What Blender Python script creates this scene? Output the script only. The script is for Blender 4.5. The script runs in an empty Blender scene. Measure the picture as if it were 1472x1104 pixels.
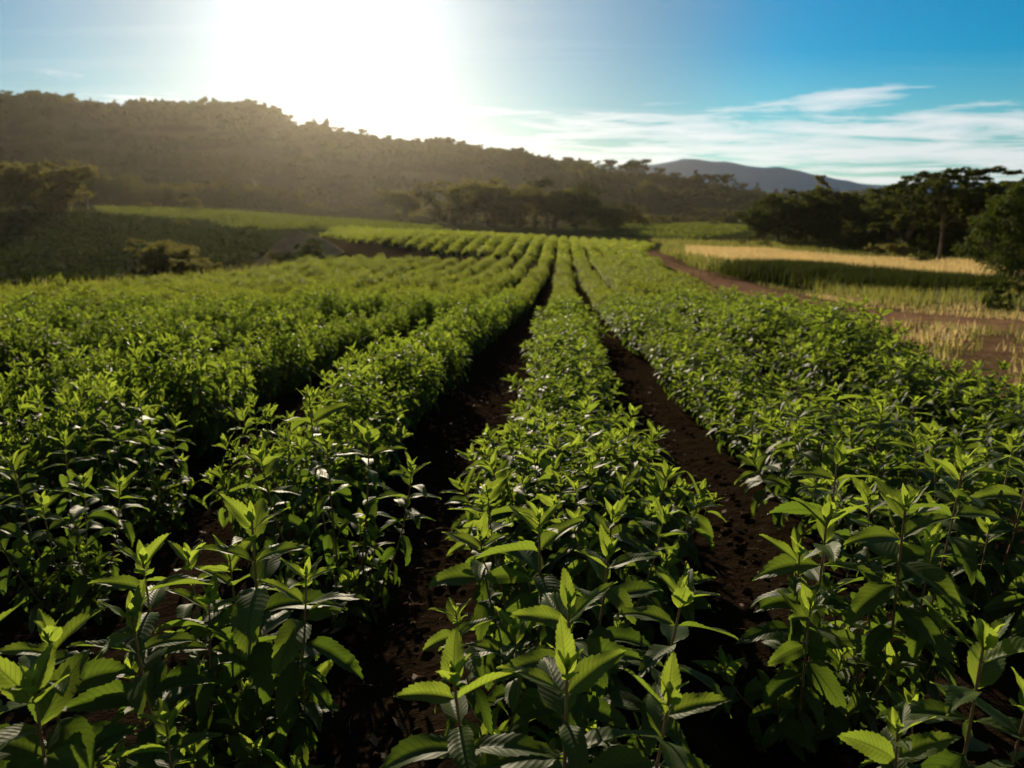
import bpy, math
import numpy as np
from math import radians, sin, cos, tan, pi

# ------------------------------------------------------------------ camera, world, sun, exposure
S = bpy.context.scene
COL = S.collection
PITCH = radians(13.13); FPX = 1145.0; CAM_Z = 0.96
SUN_AZ = radians(-11.8); SUN_EL = radians(13.4)      # azimuth from +Y (the view heading), towards +X
cd = bpy.data.cameras.new('camera'); cam = bpy.data.objects.new('camera', cd); COL.objects.link(cam)
cd.sensor_width = 36.0; cd.lens = 36.0 * FPX / 1472.0
cd.clip_start = 0.05; cd.clip_end = 9000
cam.location = (0, 0, CAM_Z); cam.rotation_euler = (pi / 2 - PITCH, 0, 0)
cd.dof.use_dof = True; cd.dof.focus_distance = 1.45; cd.dof.aperture_fstop = 5.6
S.camera = cam

w = bpy.data.worlds.new('World'); S.world = w; w.use_nodes = True
nt = w.node_tree; nt.nodes.clear()
def N(t, typ, **kw):
    n = t.nodes.new(typ)
    for k, v in kw.items(): setattr(n, k, v)
    return n
def L(t, a, b): t.links.new(a, b)
def math_(t, op, a, b=None, c=None, clamp=False):
    n = N(t, 'ShaderNodeMath', operation=op, use_clamp=clamp)
    for i, v in enumerate((a, b, c)):
        if v is None: continue
        if hasattr(v, 'links'): L(t, v, n.inputs[i])
        else: n.inputs[i].default_value = v
    return n.outputs[0]
def mixc(t, f, a, b, mode='MIX'):
    n = N(t, 'ShaderNodeMix', data_type='RGBA', blend_type=mode)
    for s, v in ((n.inputs[0], f), (n.inputs[6], a), (n.inputs[7], b)):
        if hasattr(v, 'links'): L(t, v, s)
        elif isinstance(v, tuple): s.default_value = (v[0], v[1], v[2], 1)
        else: s.default_value = v
    return n.outputs[2]
def ramp(t, f, stops, interp='LINEAR'):
    n = N(t, 'ShaderNodeValToRGB'); n.color_ramp.interpolation = interp
    el = n.color_ramp.elements
    while len(el) < len(stops): el.new(0.5)
    for e, (p, c) in zip(el, stops):
        e.position = p; e.color = (c, c, c, 1) if not isinstance(c, tuple) else (*c, 1)
    L(t, f, n.inputs[0]); return n.outputs[0]
def noise(t, vec, scale, detail=3, rough=.5, dist=0, dim='3D'):
    n = N(t, 'ShaderNodeTexNoise', noise_dimensions=dim)
    n.inputs['Scale'].default_value = scale; n.inputs['Detail'].default_value = detail
    n.inputs['Roughness'].default_value = rough; n.inputs['Distortion'].default_value = dist
    if vec is not None: L(t, vec, n.inputs['Vector'])
    return n.outputs[0]
def mapping(t, vec, scale=(1, 1, 1), loc=(0, 0, 0)):
    n = N(t, 'ShaderNodeMapping'); n.inputs['Scale'].default_value = scale; n.inputs['Location'].default_value = loc
    L(t, vec, n.inputs['Vector']); return n.outputs[0]

sky = N(nt, 'ShaderNodeTexSky', sky_type='NISHITA', sun_disc=False)
sky.sun_elevation = SUN_EL; sky.sun_rotation = SUN_AZ
sky.air_density = 1.0; sky.dust_density = 0.25; sky.ozone_density = 4.0
tc = N(nt, 'ShaderNodeTexCoord'); GEN = tc.outputs['Generated']
sep = N(nt, 'ShaderNodeSeparateXYZ'); L(nt, GEN, sep.inputs[0])
sx, sy, sz = sep.outputs
hs = N(nt, 'ShaderNodeHueSaturation'); hs.inputs['Hue'].default_value = 0.485; hs.inputs['Saturation'].default_value = 1.75
L(nt, sky.outputs[0], hs.inputs['Color'])
L(nt, math_(nt, 'ADD', 0.45, math_(nt, 'MULTIPLY', ramp(nt, sz, [(0.0, 0.0), (0.16, 1.0)]), 1.3)), hs.inputs['Saturation'])
skyc = mixc(nt, 1.0, hs.outputs[0], (0.50, 1.10, 1.20), 'MULTIPLY')
# the sky behind the camera is paler and less blue than the deep blue ahead
hs3 = N(nt, 'ShaderNodeHueSaturation'); hs3.inputs['Saturation'].default_value = 0.45; L(nt, sky.outputs[0], hs3.inputs['Color'])
skyc = mixc(nt, ramp(nt, math_(nt, 'ADD', math_(nt, 'MULTIPLY', sy, .5), .5), [(0.40, 1.0), (0.80, 0.0)]), skyc, mixc(nt, 1.0, hs3.outputs[0], (0.95, 0.92, 0.86), 'MULTIPLY'))
# cloud bank low over the horizon and thin cirrus: stretched noise on a flattened direction
zz = math_(nt, 'ADD', math_(nt, 'MAXIMUM', sz, 0.0), 0.06)
cb = N(nt, 'ShaderNodeCombineXYZ')
L(nt, math_(nt, 'DIVIDE', sx, zz), cb.inputs[0]); L(nt, math_(nt, 'DIVIDE', sy, zz), cb.inputs[1])
n1 = noise(nt, mapping(nt, cb.outputs[0], (0.8, 1.15, 1), (5.3, 2.4, 0)), 0.8, 8, .6, .4)
n2 = noise(nt, mapping(nt, cb.outputs[0], (0.12, 0.9, 1), (7.7, 4.2, 0)), 1.3, 6, .6, .2)
band = ramp(nt, sz, [(0.0, 1.0), (0.08, 1.0), (0.125, 0.3), (0.2, 0.0)])
cov = math_(nt, 'ADD', n1, math_(nt, 'MULTIPLY', math_(nt, 'SUBTRACT', band, 0.55), 0.30))
c1 = ramp(nt, cov, [(0.54, 0.0), (0.60, 0.55), (0.70, 1.0)])
c2 = math_(nt, 'MULTIPLY', ramp(nt, n2, [(0.52, 0.0), (0.75, 1.0)]), 0.18)
cl = math_(nt, 'MAXIMUM', c1, c2, clamp=True)
# brightness falls off away from the sun
sd = (sin(SUN_AZ) * cos(SUN_EL), cos(SUN_AZ) * cos(SUN_EL), sin(SUN_EL))
dp = N(nt, 'ShaderNodeVectorMath', operation='DOT_PRODUCT'); L(nt, GEN, dp.inputs[0]); dp.inputs[1].default_value = sd
dmax = math_(nt, 'MAXIMUM', dp.outputs['Value'], 0.0)
aur = math_(nt, 'ADD', math_(nt, 'MULTIPLY', math_(nt, 'POWER', dmax, 120.0), 5.0), math_(nt, 'MULTIPLY', math_(nt, 'POWER', dmax, 20.0), 2.7))
hs2 = N(nt, 'ShaderNodeHueSaturation'); hs2.inputs['Saturation'].default_value = 0.9; hs2.inputs['Hue'].default_value = 0.485; hs2.inputs['Value'].default_value = 0.52
L(nt, sky.outputs[0], hs2.inputs['Color'])
skyc = mixc(nt, ramp(nt, dmax, [(0.86, 0.0), (0.955, 0.75), (0.99, 1.0)], 'EASE'), skyc, mixc(nt, 1.0, hs2.outputs[0], (0.78, 1.10, 1.25), 'MULTIPLY'))
va = N(nt, 'ShaderNodeVectorMath', operation='SCALE'); va.inputs[0].default_value = (1.0, 1.0, 0.98); L(nt, aur, va.inputs['Scale'])
vb = N(nt, 'ShaderNodeVectorMath', operation='ADD'); L(nt, skyc, vb.inputs[0]); L(nt, va.outputs[0], vb.inputs[1])
vc = N(nt, 'ShaderNodeVectorMath', operation='SCALE'); vc.inputs[0].default_value = (0.96, 1.0, 1.03)
L(nt, math_(nt, 'ADD', 11.0, math_(nt, 'MULTIPLY', math_(nt, 'POWER', dmax, 6.0), 2.0)), vc.inputs['Scale'])
out = mixc(nt, math_(nt, 'MULTIPLY', cl, 0.85), vb.outputs[0], vc.outputs[0])
bg = N(nt, 'ShaderNodeBackground'); bg.inputs['Strength'].default_value = 0.050
wo = N(nt, 'ShaderNodeOutputWorld'); L(nt, out, bg.inputs['Color']); L(nt, bg.outputs[0], wo.inputs['Surface'])

sun = bpy.data.lights.new('sun', 'SUN'); so = bpy.data.objects.new('sun', sun); COL.objects.link(so)
sun.energy = 5.0; sun.angle = radians(0.5); sun.color = (1.0, 0.84, 0.60)
from mathutils import Vector
so.rotation_euler = Vector(sd).to_track_quat('Z', 'Y').to_euler(); so.location = (0, 0, 30)

S.view_settings.view_transform = 'Standard'; S.view_settings.look = 'None'
S.view_settings.exposure = 0.6; S.view_settings.gamma = 1.0; S.view_settings.use_curve_mapping = False
cy = S.cycles if hasattr(S, 'cycles') else None
S.render.engine = 'CYCLES'; cy = S.cycles
cy.use_denoising = True
cy.max_bounces = 5; cy.diffuse_bounces = 3; cy.glossy_bounces = 2; cy.transmission_bounces = 2
cy.volume_bounces = 0; cy.transparent_max_bounces = 4
cy.sample_clamp_indirect = 4.0; cy.sample_clamp_direct = 12.0
cy.volume_step_rate = 1; cy.caustics_reflective = False; cy.caustics_refractive = False
cy.use_adaptive_sampling = True; cy.adaptive_threshold = 0.02

# ------------------------------------------------------------------ helpers
def mesh_np(name, V, F, mats, parent=None, uv=None, age=None, smooth=True, loc=None, mat2=None, n2=0):
    """V (n,3); F list of arrays (m,k); uv per vertex (n,2); age per vertex (n,)"""
    if isinstance(F, np.ndarray): F = [F]
    me = bpy.data.meshes.new(name); V = np.ascontiguousarray(V, dtype=np.float32)
    me.vertices.add(len(V)); me.vertices.foreach_set('co', V.ravel())
    li = np.concatenate([f.ravel() for f in F]).astype(np.int32)
    cnt = np.concatenate([np.full(len(f), f.shape[1]) for f in F]).astype(np.int32)
    st = np.concatenate([[0], np.cumsum(cnt)[:-1]]).astype(np.int32)
    me.loops.add(len(li)); me.loops.foreach_set('vertex_index', li)
    me.polygons.add(len(cnt)); me.polygons.foreach_set('loop_start', st); me.polygons.foreach_set('loop_total', cnt)
    if smooth: me.polygons.foreach_set('use_smooth', np.ones(len(cnt), dtype=bool))
    me.update(calc_edges=True)
    if uv is not None:
        ul = me.uv_layers.new(name='UVMap'); ul.data.foreach_set('uv', np.ascontiguousarray(uv[li], dtype=np.float32).ravel())
    if age is not None:
        a = me.attributes.new('age', 'FLOAT', 'POINT'); a.data.foreach_set('value', np.ascontiguousarray(age, dtype=np.float32))
    me.materials.append(mats)
    if mat2 is not None:
        me.materials.append(mat2); mi = np.zeros(len(cnt), dtype=np.int32); mi[-n2:] = 1; me.polygons.foreach_set('material_index', mi)
    o = bpy.data.objects.new(name, me); COL.objects.link(o)
    if parent is not None: o.parent = parent
    if loc is not None: o.location = loc
    return o
def tag(o, label=None, cat=None, group=None, kind=None):
    if label: o['label'] = label
    if cat: o['category'] = cat
    if group: o['group'] = group
    if kind: o['kind'] = kind
    return o
def empty(name, loc, rz=0, sc=None):
    o = bpy.data.objects.new(name, None); o.empty_display_size = .1; COL.objects.link(o)
    o.location = loc; o.rotation_euler = (0, 0, rz)
    if sc is not None: o.scale = sc if isinstance(sc, tuple) else (sc, sc, sc)
    return o
class Geo:
    def __init__(s): s.V = []; s.F = {}; s.uv = []; s.age = []; s.n = 0
    def add(s, V, F, uv=None, age=0.0):
        V = np.asarray(V, float); F = np.asarray(F)
        s.V.append(V); s.F.setdefault(F.shape[1], []).append(F + s.n); s.n += len(V)
        s.uv.append(np.full((len(V), 2), .5) if uv is None else uv)
        s.age.append(np.full(len(V), age) if np.isscalar(age) else age)
    def arrays(s):
        return np.concatenate(s.V), [np.concatenate(f) for f in s.F.values()], np.concatenate(s.uv), np.concatenate(s.age)
    def build(s, name, mat, parent=None, smooth=True, loc=None):
        V, F, uv, age = s.arrays(); return mesh_np(name, V, F, mat, parent, uv, age, smooth, loc)
def unit(v): return v / (np.linalg.norm(v, axis=-1, keepdims=True) + 1e-12)
def grid_faces(a, b, wrap=False):
    i = np.arange(a - 1)[:, None]; j = np.arange(b if wrap else b - 1)[None, :]
    j2 = (j + 1) % b
    return np.stack([i * b + j, i * b + j2, (i + 1) * b + j2, (i + 1) * b + j], -1).reshape(-1, 4)
def tube(P, R, k=6):
    P = np.asarray(P, float); R = np.broadcast_to(np.asarray(R, float), (len(P),))
    T = unit(np.gradient(P, axis=0)); ref = np.array([0.12, 0.99, 0.05])
    A = unit(np.cross(T, ref)); B = np.cross(T, A)
    th = np.arange(k) / k * 2 * pi
    V = P[:, None] + R[:, None, None] * (A[:, None] * np.cos(th)[None, :, None] + B[:, None] * np.sin(th)[None, :, None])
    return V.reshape(-1, 3), grid_faces(len(P), k, True)
def bez(a, b, c, n):
    t = np.linspace(0, 1, n)[:, None]; a, b, c = map(np.asarray, (a, b, c))
    return (1 - t) ** 2 * a + 2 * t * (1 - t) * b + t * t * c
def ray(px, py):
    u = (px - 736) / FPX; v = (552 - py) / FPX
    return np.array([u, cos(PITCH) + v * sin(PITCH), -sin(PITCH) + v * cos(PITCH)])
def at(px, py, Y):
    d = ray(px, py); return np.array([0, 0, CAM_Z]) + d * (Y / d[1])
_rs = np.random.RandomState(3)
_lat = _rs.rand(64, 64)
def vnoise(x, y, s=1.0):
    x = np.asarray(x) / s + 1000.; y = np.asarray(y) / s + 1000.
    xi = np.floor(x).astype(int); yi = np.floor(y).astype(int); fx = x - xi; fy = y - yi
    fx = fx * fx * (3 - 2 * fx); fy = fy * fy * (3 - 2 * fy)
    g = lambda a, b: _lat[a % 64, b % 64]
    return (g(xi, yi) * (1 - fx) + g(xi + 1, yi) * fx) * (1 - fy) + (g(xi, yi + 1) * (1 - fx) + g(xi + 1, yi + 1) * fx) * fy
def fbm(x, y, s, o=4): return sum(vnoise(x + 31 * k, y - 17 * k, s / 2 ** k) / 2 ** k for k in range(o)) / sum(1 / 2 ** k for k in range(o))
def sstep(a, b, x): t = np.clip((x - a) / (b - a), 0, 1); return t * t * (3 - 2 * t)

# ------------------------------------------------------------------ terrain: one smooth surface through surveyed points
SLOPE = 0.0871; CAN = 0.42
RT = 0.0626                                             # rows run this much to +X per metre ahead
def nearz(y): return -SLOPE * y
ctrl = []
for Y in (-12, -3, 4, 9, 14, 19):
    for X in (-30, -20, -12, -5, 0, 5, 10, 20, 32): ctrl.append((X, Y, nearz(Y)))
for (px, py, Y, dz) in [
    (768, 388, 36, -.4), (745, 372, 45, -.4), (600, 372, 45, -.4), (500, 374, 42, -.4), (400, 385, 38, -.3), (330, 393, 33, -.4), (0, 416, 22, -.4), (160, 408, 26, -.4),
    (640, 356, 52, -.4), (732, 363, 50, -.35), (800, 366, 50, -.4), (740, 337, 80, -.4), (600, 333, 80, -.4), (500, 329, 78, -.3), (520, 352, 55, 0),
    (850, 372, 46, -.4), (880, 345, 80, -.4), (930, 360, 62, -.2), (940, 368, 54, 0), (1000, 392, 38, 0), (1100, 428, 24, 0),
    (450, 316, 135, 0), (300, 304, 150, 0), (140, 299, 150, 0), (0, 306, 125, 0), (-200, 306, 125, 0), (560, 328, 100, 0),
    (100, 330, 104, 0), (100, 360, 88, 0), (100, 396, 72, 0), (-150, 396, 70, 0), (-150, 340, 100, 0),
    (250, 392, 68, 0), (250, 340, 98, 0), (250, 318, 112, 0), (380, 332, 88, 0), (350, 375, 66, 0), (460, 348, 66, 0), (430, 368, 54, 0),
    (800, 334, 110, 0), (900, 335, 120, 0), (1000, 326, 165, 0), (1060, 330, 175, 0), (700, 326, 130, 0),
    (1050, 384, 50, 0), (1050, 362, 78, 0), (1250, 401, 40, 0), (1400, 408, 36, 0), (1230, 374, 70, 0), (1400, 385, 58, 0), (1330, 395, 46, 0), (1150, 352, 92, 0), (1300, 345, 95, 0), (1472, 360, 80, 0), (1700, 380, 60, 0),
    (1250, 430, 25, 0), (1420, 440, 20, 0), (1440, 420, 32, 0), (1700, 440, 24, 0),
    (-250, 150, 400, 0), (0, 148, 400, 0), (120, 156, 400, 0), (250, 165, 405, 0), (380, 170, 410, 0), (450, 188, 415, 0), (540, 196, 420, 0), (640, 212, 425, 0), (740, 228, 425, 0), (830, 240, 425, 0), (900, 252, 420, 0), (1000, 262, 410, 0), (1100, 285, 400, 0), (1190, 300, 380, 0),
    (-200, 288, 200, 0), (0, 288, 200, 0), (300, 292, 205, 0), (500, 302, 215, 0), (700, 318, 220, 0), (900, 320, 230, 0), (1060, 322, 240, 0), (1200, 318, 240, 0), (1400, 318, 240, 0),
    (0, 212, 300, 0), (300, 222, 300, 0), (600, 252, 310, 0), (900, 284, 320, 0), (1060, 302, 320, 0), (1300, 304, 400, 0), (1550, 300, 400, 0), (1700, 305, 300, 0)]:
    p = at(px, py, Y); ctrl.append((p[0], p[1], p[2] + dz))
for (X, Y, Z) in [(-260, 520, 25), (-100, 530, 15), (20, 540, 5), (150, 540, -8), (300, 500, -8), (-500, 400, 45), (-300, 150, 0), (-150, 40, -8), (-90, 20, -5), (-60, -60, 1), (60, -60, 3), (80, 20, -2), (150, 80, -6), (260, 200, -8), (-200, -80, 2), (200, -80, 4), (0, -150, 3), (-520, 600, 20), (520, 600, -8), (-35, 40, -5.5)]:
    ctrl.append((X, Y, Z))
CP = np.array(ctrl)
def _U(r2): return np.where(r2 > 1e-12, 0.5 * r2 * np.log(r2 + 1e-12), 0)
_s = 100.0
_A = CP[:, :2] / _s; n_ = len(_A)
_K = _U(((_A[:, None] - _A[None]) ** 2).sum(-1)) + np.eye(n_) * 2e-5
_P = np.c_[np.ones(n_), _A]
_W = np.linalg.solve(np.block([[_K, _P], [_P.T, np.zeros((3, 3))]]), np.r_[CP[:, 2], 0, 0, 0])
def H(x, y):
    x = np.asarray(x, float); y = np.asarray(y, float); sh = x.shape
    x = x.ravel(); y = y.ravel(); out = np.empty(len(x))
    for i in range(0, len(x), 20000):
        Q = np.c_[x[i:i + 20000], y[i:i + 20000]] / _s
        z = _U(((Q[:, None] - _A[None]) ** 2).sum(-1)) @ _W[:n_] + _W[n_] + Q @ _W[n_ + 1:]
        r = np.hypot(*Q.T) * _s
        z = z * (1 - sstep(480, 760, r)) + (-14) * sstep(480, 760, r)
        nr = 1 - sstep(12, 20, r); z = z * (1 - nr) + nr * (-SLOPE * Q[:, 1] * _s)
        k = sstep(150, 260, r); z = z + k * 7 * (fbm(Q[:, 0] * _s, Q[:, 1] * _s, 70, 3) - .5)
        out[i:i + 20000] = z
    return out.reshape(sh)
def h1(x, y): return float(H(np.array([x]), np.array([y]))[0])
def plan(px, py, Y): p = at(px, py, Y); return (p[0], p[1])
def inpoly(x, y, poly):
    r = np.zeros(np.shape(x), bool); n = len(poly)
    for i in range(n):
        x1, y1 = poly[i]; x2, y2 = poly[(i + 1) % n]
        c = ((y1 > y) != (y2 > y)) & (x < (x2 - x1) * (y - y1) / (y2 - y1 + 1e-12) + x1); r ^= c
    return r
# plan-view regions
def XR(y): return np.interp(y, [-5, 3, 6, 9, 15, 26, 40, 60, 85], [3.3, 3.35, 3.6, 4.1, 4.8, 6.1, 7.8, 9.8, 15])
def XL(y): return np.interp(y, [-5, 12, 22, 33, 45], [-19, -17, -15.4, -12.2, -10.6])
def YN2(x): return np.interp(x, [-16, -10.5, -4.4, 0, 1.9, 3, 12], [72, 56, 51.5, 49, 47.6, 46, 46])
def in_crop(x, y):
    a = (y < 45.2) & (x > XL(y)) & (x < XR(y))
    b = (y > YN2(x)) & (y < 82) & (x > -17.5) & (x < XR(y))
    return a | b | ((x > 2.2) & (x < XR(y)) & (y > 40) & (y < 60))
PATH = np.array([(12.5, 4), (10.0, 9), (8.3, 15), plan(1180, 447, 19), plan(1110, 426, 25), plan(1040, 402, 34), plan(985, 384, 43), plan(950, 371, 53), plan(930, 358, 66), plan(905, 347, 84)])
def path_x(y): return np.interp(y, PATH[:, 1], PATH[:, 0])
YEL = [plan(985, 372, 58), plan(1150, 385, 46), plan(1250, 401, 40), plan(1400, 410, 36), plan(1560, 415, 34), plan(1500, 385, 62), plan(1250, 374, 70), plan(1100, 360, 82), plan(985, 358, 80)]
VAL = [plan(-250, 300, 128), plan(120, 311, 118), plan(250, 324, 106), plan(400, 344, 78), plan(380, 380, 60), (-22, 36), (-30, 28), (-80, 24), (-140, 60)]
LFG = [plan(135, 300, 148), plan(330, 301, 152), plan(500, 314, 140), plan(640, 328, 105), plan(520, 331, 84), plan(440, 338, 86), plan(300, 320, 112), plan(150, 308, 124)]
RFG = [plan(880, 338, 110), plan(1000, 340, 100), plan(1080, 336, 130), plan(1070, 322, 215), plan(900, 322, 210)]

# ------------------------------------------------------------------ materials
def new_mat(name):
    m = bpy.data.materials.new(name); m.use_nodes = True; m.node_tree.nodes.clear(); return m, m.node_tree
def leaf_mat(name, old, young, trans, trans2=None, rough=.42, tfac=.42, spec=.5, under=(0.12, 0.17, 0.08), veins=True, bump=.35):
    m, t = new_mat(name)
    at_ = N(t, 'ShaderNodeAttribute', attribute_name='age')
    oi = N(t, 'ShaderNodeObjectInfo')
    tcn = N(t, 'ShaderNodeTexCoord'); geo = N(t, 'ShaderNodeNewGeometry')
    nz = noise(t, geo.outputs['Position'], 9.0, 2)
    nz2 = noise(t, geo.outputs['Position'], 1.1, 2)
    col = mixc(t, at_.outputs['Fac'], old, young)
    col = mixc(t, ramp(t, nz, [(0.3, 0.0), (0.7, .45)]), col, tuple(c * .62 for c in old))
    col = mixc(t, ramp(t, nz2, [(0.35, 0.0), (0.7, .4)]), col, (old[0] * 1.5 + .01, old[1] * 1.15 + .008, old[2]))
    p = N(t, 'ShaderNodeBsdfPrincipled'); p.inputs['Roughness'].default_value = rough
    p.inputs['Specular IOR Level'].default_value = spec; p.inputs['IOR'].default_value = 1.33
    tr = N(t, 'ShaderNodeBsdfTranslucent')
    tcol = mixc(t, at_.outputs['Fac'], trans, trans2 or (min(1, trans[0] * 1.5), min(1, trans[1] * 1.3), trans[2] * 1.3))
    if veins:
        su = N(t, 'ShaderNodeSeparateXYZ'); L(t, tcn.outputs['UV'], su.inputs[0])
        s_ = math_(t, 'ABSOLUTE', math_(t, 'SUBTRACT', math_(t, 'MULTIPLY', su.outputs[0], 2.0), 1.0))
        ph = math_(t, 'FRACT', math_(t, 'SUBTRACT', math_(t, 'MULTIPLY', su.outputs[1], 13.0), math_(t, 'MULTIPLY', s_, 2.0)))
        tri = math_(t, 'ABSOLUTE', math_(t, 'SUBTRACT', math_(t, 'MULTIPLY', ph, 2.0), 1.0))      # 1 at the vein, 0 between
        side = ramp(t, tri, [(0.80, 0.0), (0.97, 1.0)])
        mid = ramp(t, s_, [(0.03, 1.0), (0.10, 0.0)])
        vein = math_(t, 'MAXIMUM', side, mid)
        hgt = math_(t, 'SUBTRACT', math_(t, 'SUBTRACT', 1.0, math_(t, 'POWER', tri, 2.0)), math_(t, 'MULTIPLY', mid, 1.0))
        bp = N(t, 'ShaderNodeBump'); bp.inputs['Strength'].default_value = bump; bp.inputs['Distance'].default_value = 0.0022
        L(t, hgt, bp.inputs['Height'])
        L(t, bp.outputs[0], p.inputs['Normal'])
        spot = math_(t, 'MULTIPLY', ramp(t, noise(t, geo.outputs['Position'], 55.0, 3, .6), [(.66, 0.0), (.72, 1.0)]), ramp(t, noise(t, geo.outputs['Position'], 6.0, 1), [(.5, 0.0), (.62, .8)]))
        col = mixc(t, spot, col, (0.13, 0.085, 0.03)); tcol = mixc(t, spot, tcol, (0.10, 0.06, 0.01))
        col = mixc(t, math_(t, 'MULTIPLY', vein, .45), col, tuple(min(1, c * 2.0 + .03) for c in old))
        tcol = mixc(t, math_(t, 'MULTIPLY', vein, .6), tcol, tuple(c * .4 for c in trans))
    col = mixc(t, math_(t, 'MULTIPLY', geo.outputs['Backfacing'], .55), col, under)
    L(t, col, p.inputs['Base Color']); L(t, tcol, tr.inputs['Color'])
    mx = N(t, 'ShaderNodeMixShader'); mx.inputs[0].default_value = tfac
    L(t, p.outputs[0], mx.inputs[1]); L(t, tr.outputs[0], mx.inputs[2])
    o = N(t, 'ShaderNodeOutputMaterial'); L(t, mx.outputs[0], o.inputs['Surface']); return m
def plain_mat(name, a, b, scale=8, rough=.9, bump=.4, dist=.01, coord='Position', spec=.3):
    m, t = new_mat(name); geo = N(t, 'ShaderNodeNewGeometry')
    nz = noise(t, geo.outputs['Position'], scale, 5, .6)
    p = N(t, 'ShaderNodeBsdfPrincipled'); p.inputs['Roughness'].default_value = rough; p.inputs['Specular IOR Level'].default_value = spec
    L(t, mixc(t, ramp(t, nz, [(.35, 0.), (.65, 1.)]), a, b), p.inputs['Base Color'])
    bp = N(t, 'ShaderNodeBump'); bp.inputs['Strength'].default_value = bump; bp.inputs['Distance'].default_value = dist
    L(t, nz, bp.inputs['Height']); L(t, bp.outputs[0], p.inputs['Normal'])
    o = N(t, 'ShaderNodeOutputMaterial'); L(t, p.outputs[0], o.inputs['Surface']); return m
M_LEAF = leaf_mat('crop_leaf', (0.022, 0.040, 0.007), (0.12, 0.17, 0.022), (0.12, 0.205, 0.016), (0.53, 0.68, 0.06), rough=.47, tfac=.44, spec=.09, under=(0.065, 0.095, 0.035), bump=.17)
M_CROPFAR = leaf_mat('crop_leaf_far', (0.040, 0.058, 0.010), (0.11, 0.14, 0.02), (0.30, 0.38, 0.04), rough=.6, tfac=.46, spec=.12, veins=False, under=(0.065, 0.09, 0.03))
M_STEM = plain_mat('crop_stem', (0.20, 0.17, 0.06), (0.16, 0.07, 0.035), 30, .5, .2, .002, spec=.5)
M_TREE = leaf_mat('tree_leaf', (0.028, 0.038, 0.010), (0.05, 0.06, 0.014), (0.10, 0.13, 0.015), rough=.75, tfac=.25, spec=.1, veins=False, under=(0.05, 0.06, 0.02))
M_OLIVE = leaf_mat('olive_leaf', (0.075, 0.075, 0.025), (0.13, 0.12, 0.04), (0.24, 0.24, 0.05), rough=.75, tfac=.35, spec=.1, veins=False, under=(0.08, 0.08, 0.03))
M_GREEN = leaf_mat('bright_tree_leaf', (0.020, 0.036, 0.008), (0.04, 0.065, 0.012), (0.09, 0.13, 0.010), rough=.75, tfac=.22, spec=.15, veins=False, under=(0.06, 0.09, 0.03))
M_HILL = leaf_mat('hill_scrub_leaf', (0.016, 0.030, 0.007), (0.042, 0.055, 0.014), (0.10, 0.10, 0.02), rough=.85, tfac=.22, spec=.05, veins=False, under=(0.04, 0.045, 0.015))
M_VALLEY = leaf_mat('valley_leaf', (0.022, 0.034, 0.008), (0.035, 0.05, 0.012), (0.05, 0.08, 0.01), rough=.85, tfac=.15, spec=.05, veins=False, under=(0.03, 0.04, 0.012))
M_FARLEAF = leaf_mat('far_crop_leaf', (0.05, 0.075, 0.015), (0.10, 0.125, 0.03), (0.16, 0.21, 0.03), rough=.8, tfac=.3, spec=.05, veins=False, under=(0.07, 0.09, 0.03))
M_BANK = leaf_mat('bank_grass', (0.022, 0.034, 0.008), (0.05, 0.065, 0.014), (0.06, 0.085, 0.012), rough=.8, tfac=.2, spec=.05, veins=False, under=(0.03, 0.04, 0.012))  # darker than the other grass: the bank's shade is put into its colour
M_BARK = plain_mat('bark', (0.10, 0.075, 0.05), (0.20, 0.16, 0.11), 3, .95, .6, .05)
M_DRYGRASS = leaf_mat('dry_grass_blade', (0.47, 0.38, 0.16), (0.62, 0.52, 0.24), (0.60, 0.49, 0.20), rough=.7, tfac=.4, veins=False, under=(0.42, 0.31, 0.10))
M_GRASS = leaf_mat('grass_blade', (0.10, 0.12, 0.02), (0.20, 0.20, 0.04), (0.24, 0.26, 0.05), rough=.7, tfac=.4, veins=False, under=(0.12, 0.14, 0.03))
M_DEAD = plain_mat('dead_litter', (0.07, 0.042, 0.022), (0.16, 0.10, 0.055), 40, .9, .3, .003)
M_CLOD = plain_mat('clod_earth', (0.022, 0.013, 0.008), (0.05, 0.03, 0.018), 60, 1.0, .6, .004, spec=0.0)
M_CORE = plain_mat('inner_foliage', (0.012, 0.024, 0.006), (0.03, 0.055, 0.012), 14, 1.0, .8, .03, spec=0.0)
def ground_mat():
    m, t = new_mat('ground_earth'); geo = N(t, 'ShaderNodeNewGeometry'); P = geo.outputs['Position']
    a = N(t, 'ShaderNodeAttribute', attribute_name='tint')
    big = noise(t, P, .35, 5, .6); fine = noise(t, P, 11, 6, .65); cl = noise(t, P, 40, 4, .6)
    col = mixc(t, ramp(t, big, [(.3, 0.), (.7, .5)]), a.outputs['Color'], mixc(t, 1.0, a.outputs['Color'], (0.6, 0.62, 0.6), 'MULTIPLY'))
    col = mixc(t, ramp(t, fine, [(.38, .75), (.62, 0.)]), col, mixc(t, 1.0, col, (0.45, 0.45, 0.42), 'MULTIPLY'))
    p = N(t, 'ShaderNodeBsdfPrincipled'); p.inputs['Roughness'].default_value = 1.0; p.inputs['Specular IOR Level'].default_value = 0.0
    L(t, col, p.inputs['Base Color'])
    bp = N(t, 'ShaderNodeBump'); bp.inputs['Strength'].default_value = .9; bp.inputs['Distance'].default_value = .03
    L(t, math_(t, 'ADD', fine, math_(t, 'MULTIPLY', cl, .3)), bp.inputs['Height']); L(t, bp.outputs[0], p.inputs['Normal'])
    o = N(t, 'ShaderNodeOutputMaterial'); L(t, p.outputs[0], o.inputs['Surface']); return m
M_GROUND = ground_mat()
M_PATH = plain_mat('path_dirt', (0.13, 0.072, 0.042), (0.27, 0.155, 0.09), 2.2, 1.0, .8, .03, spec=0.0)
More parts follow.
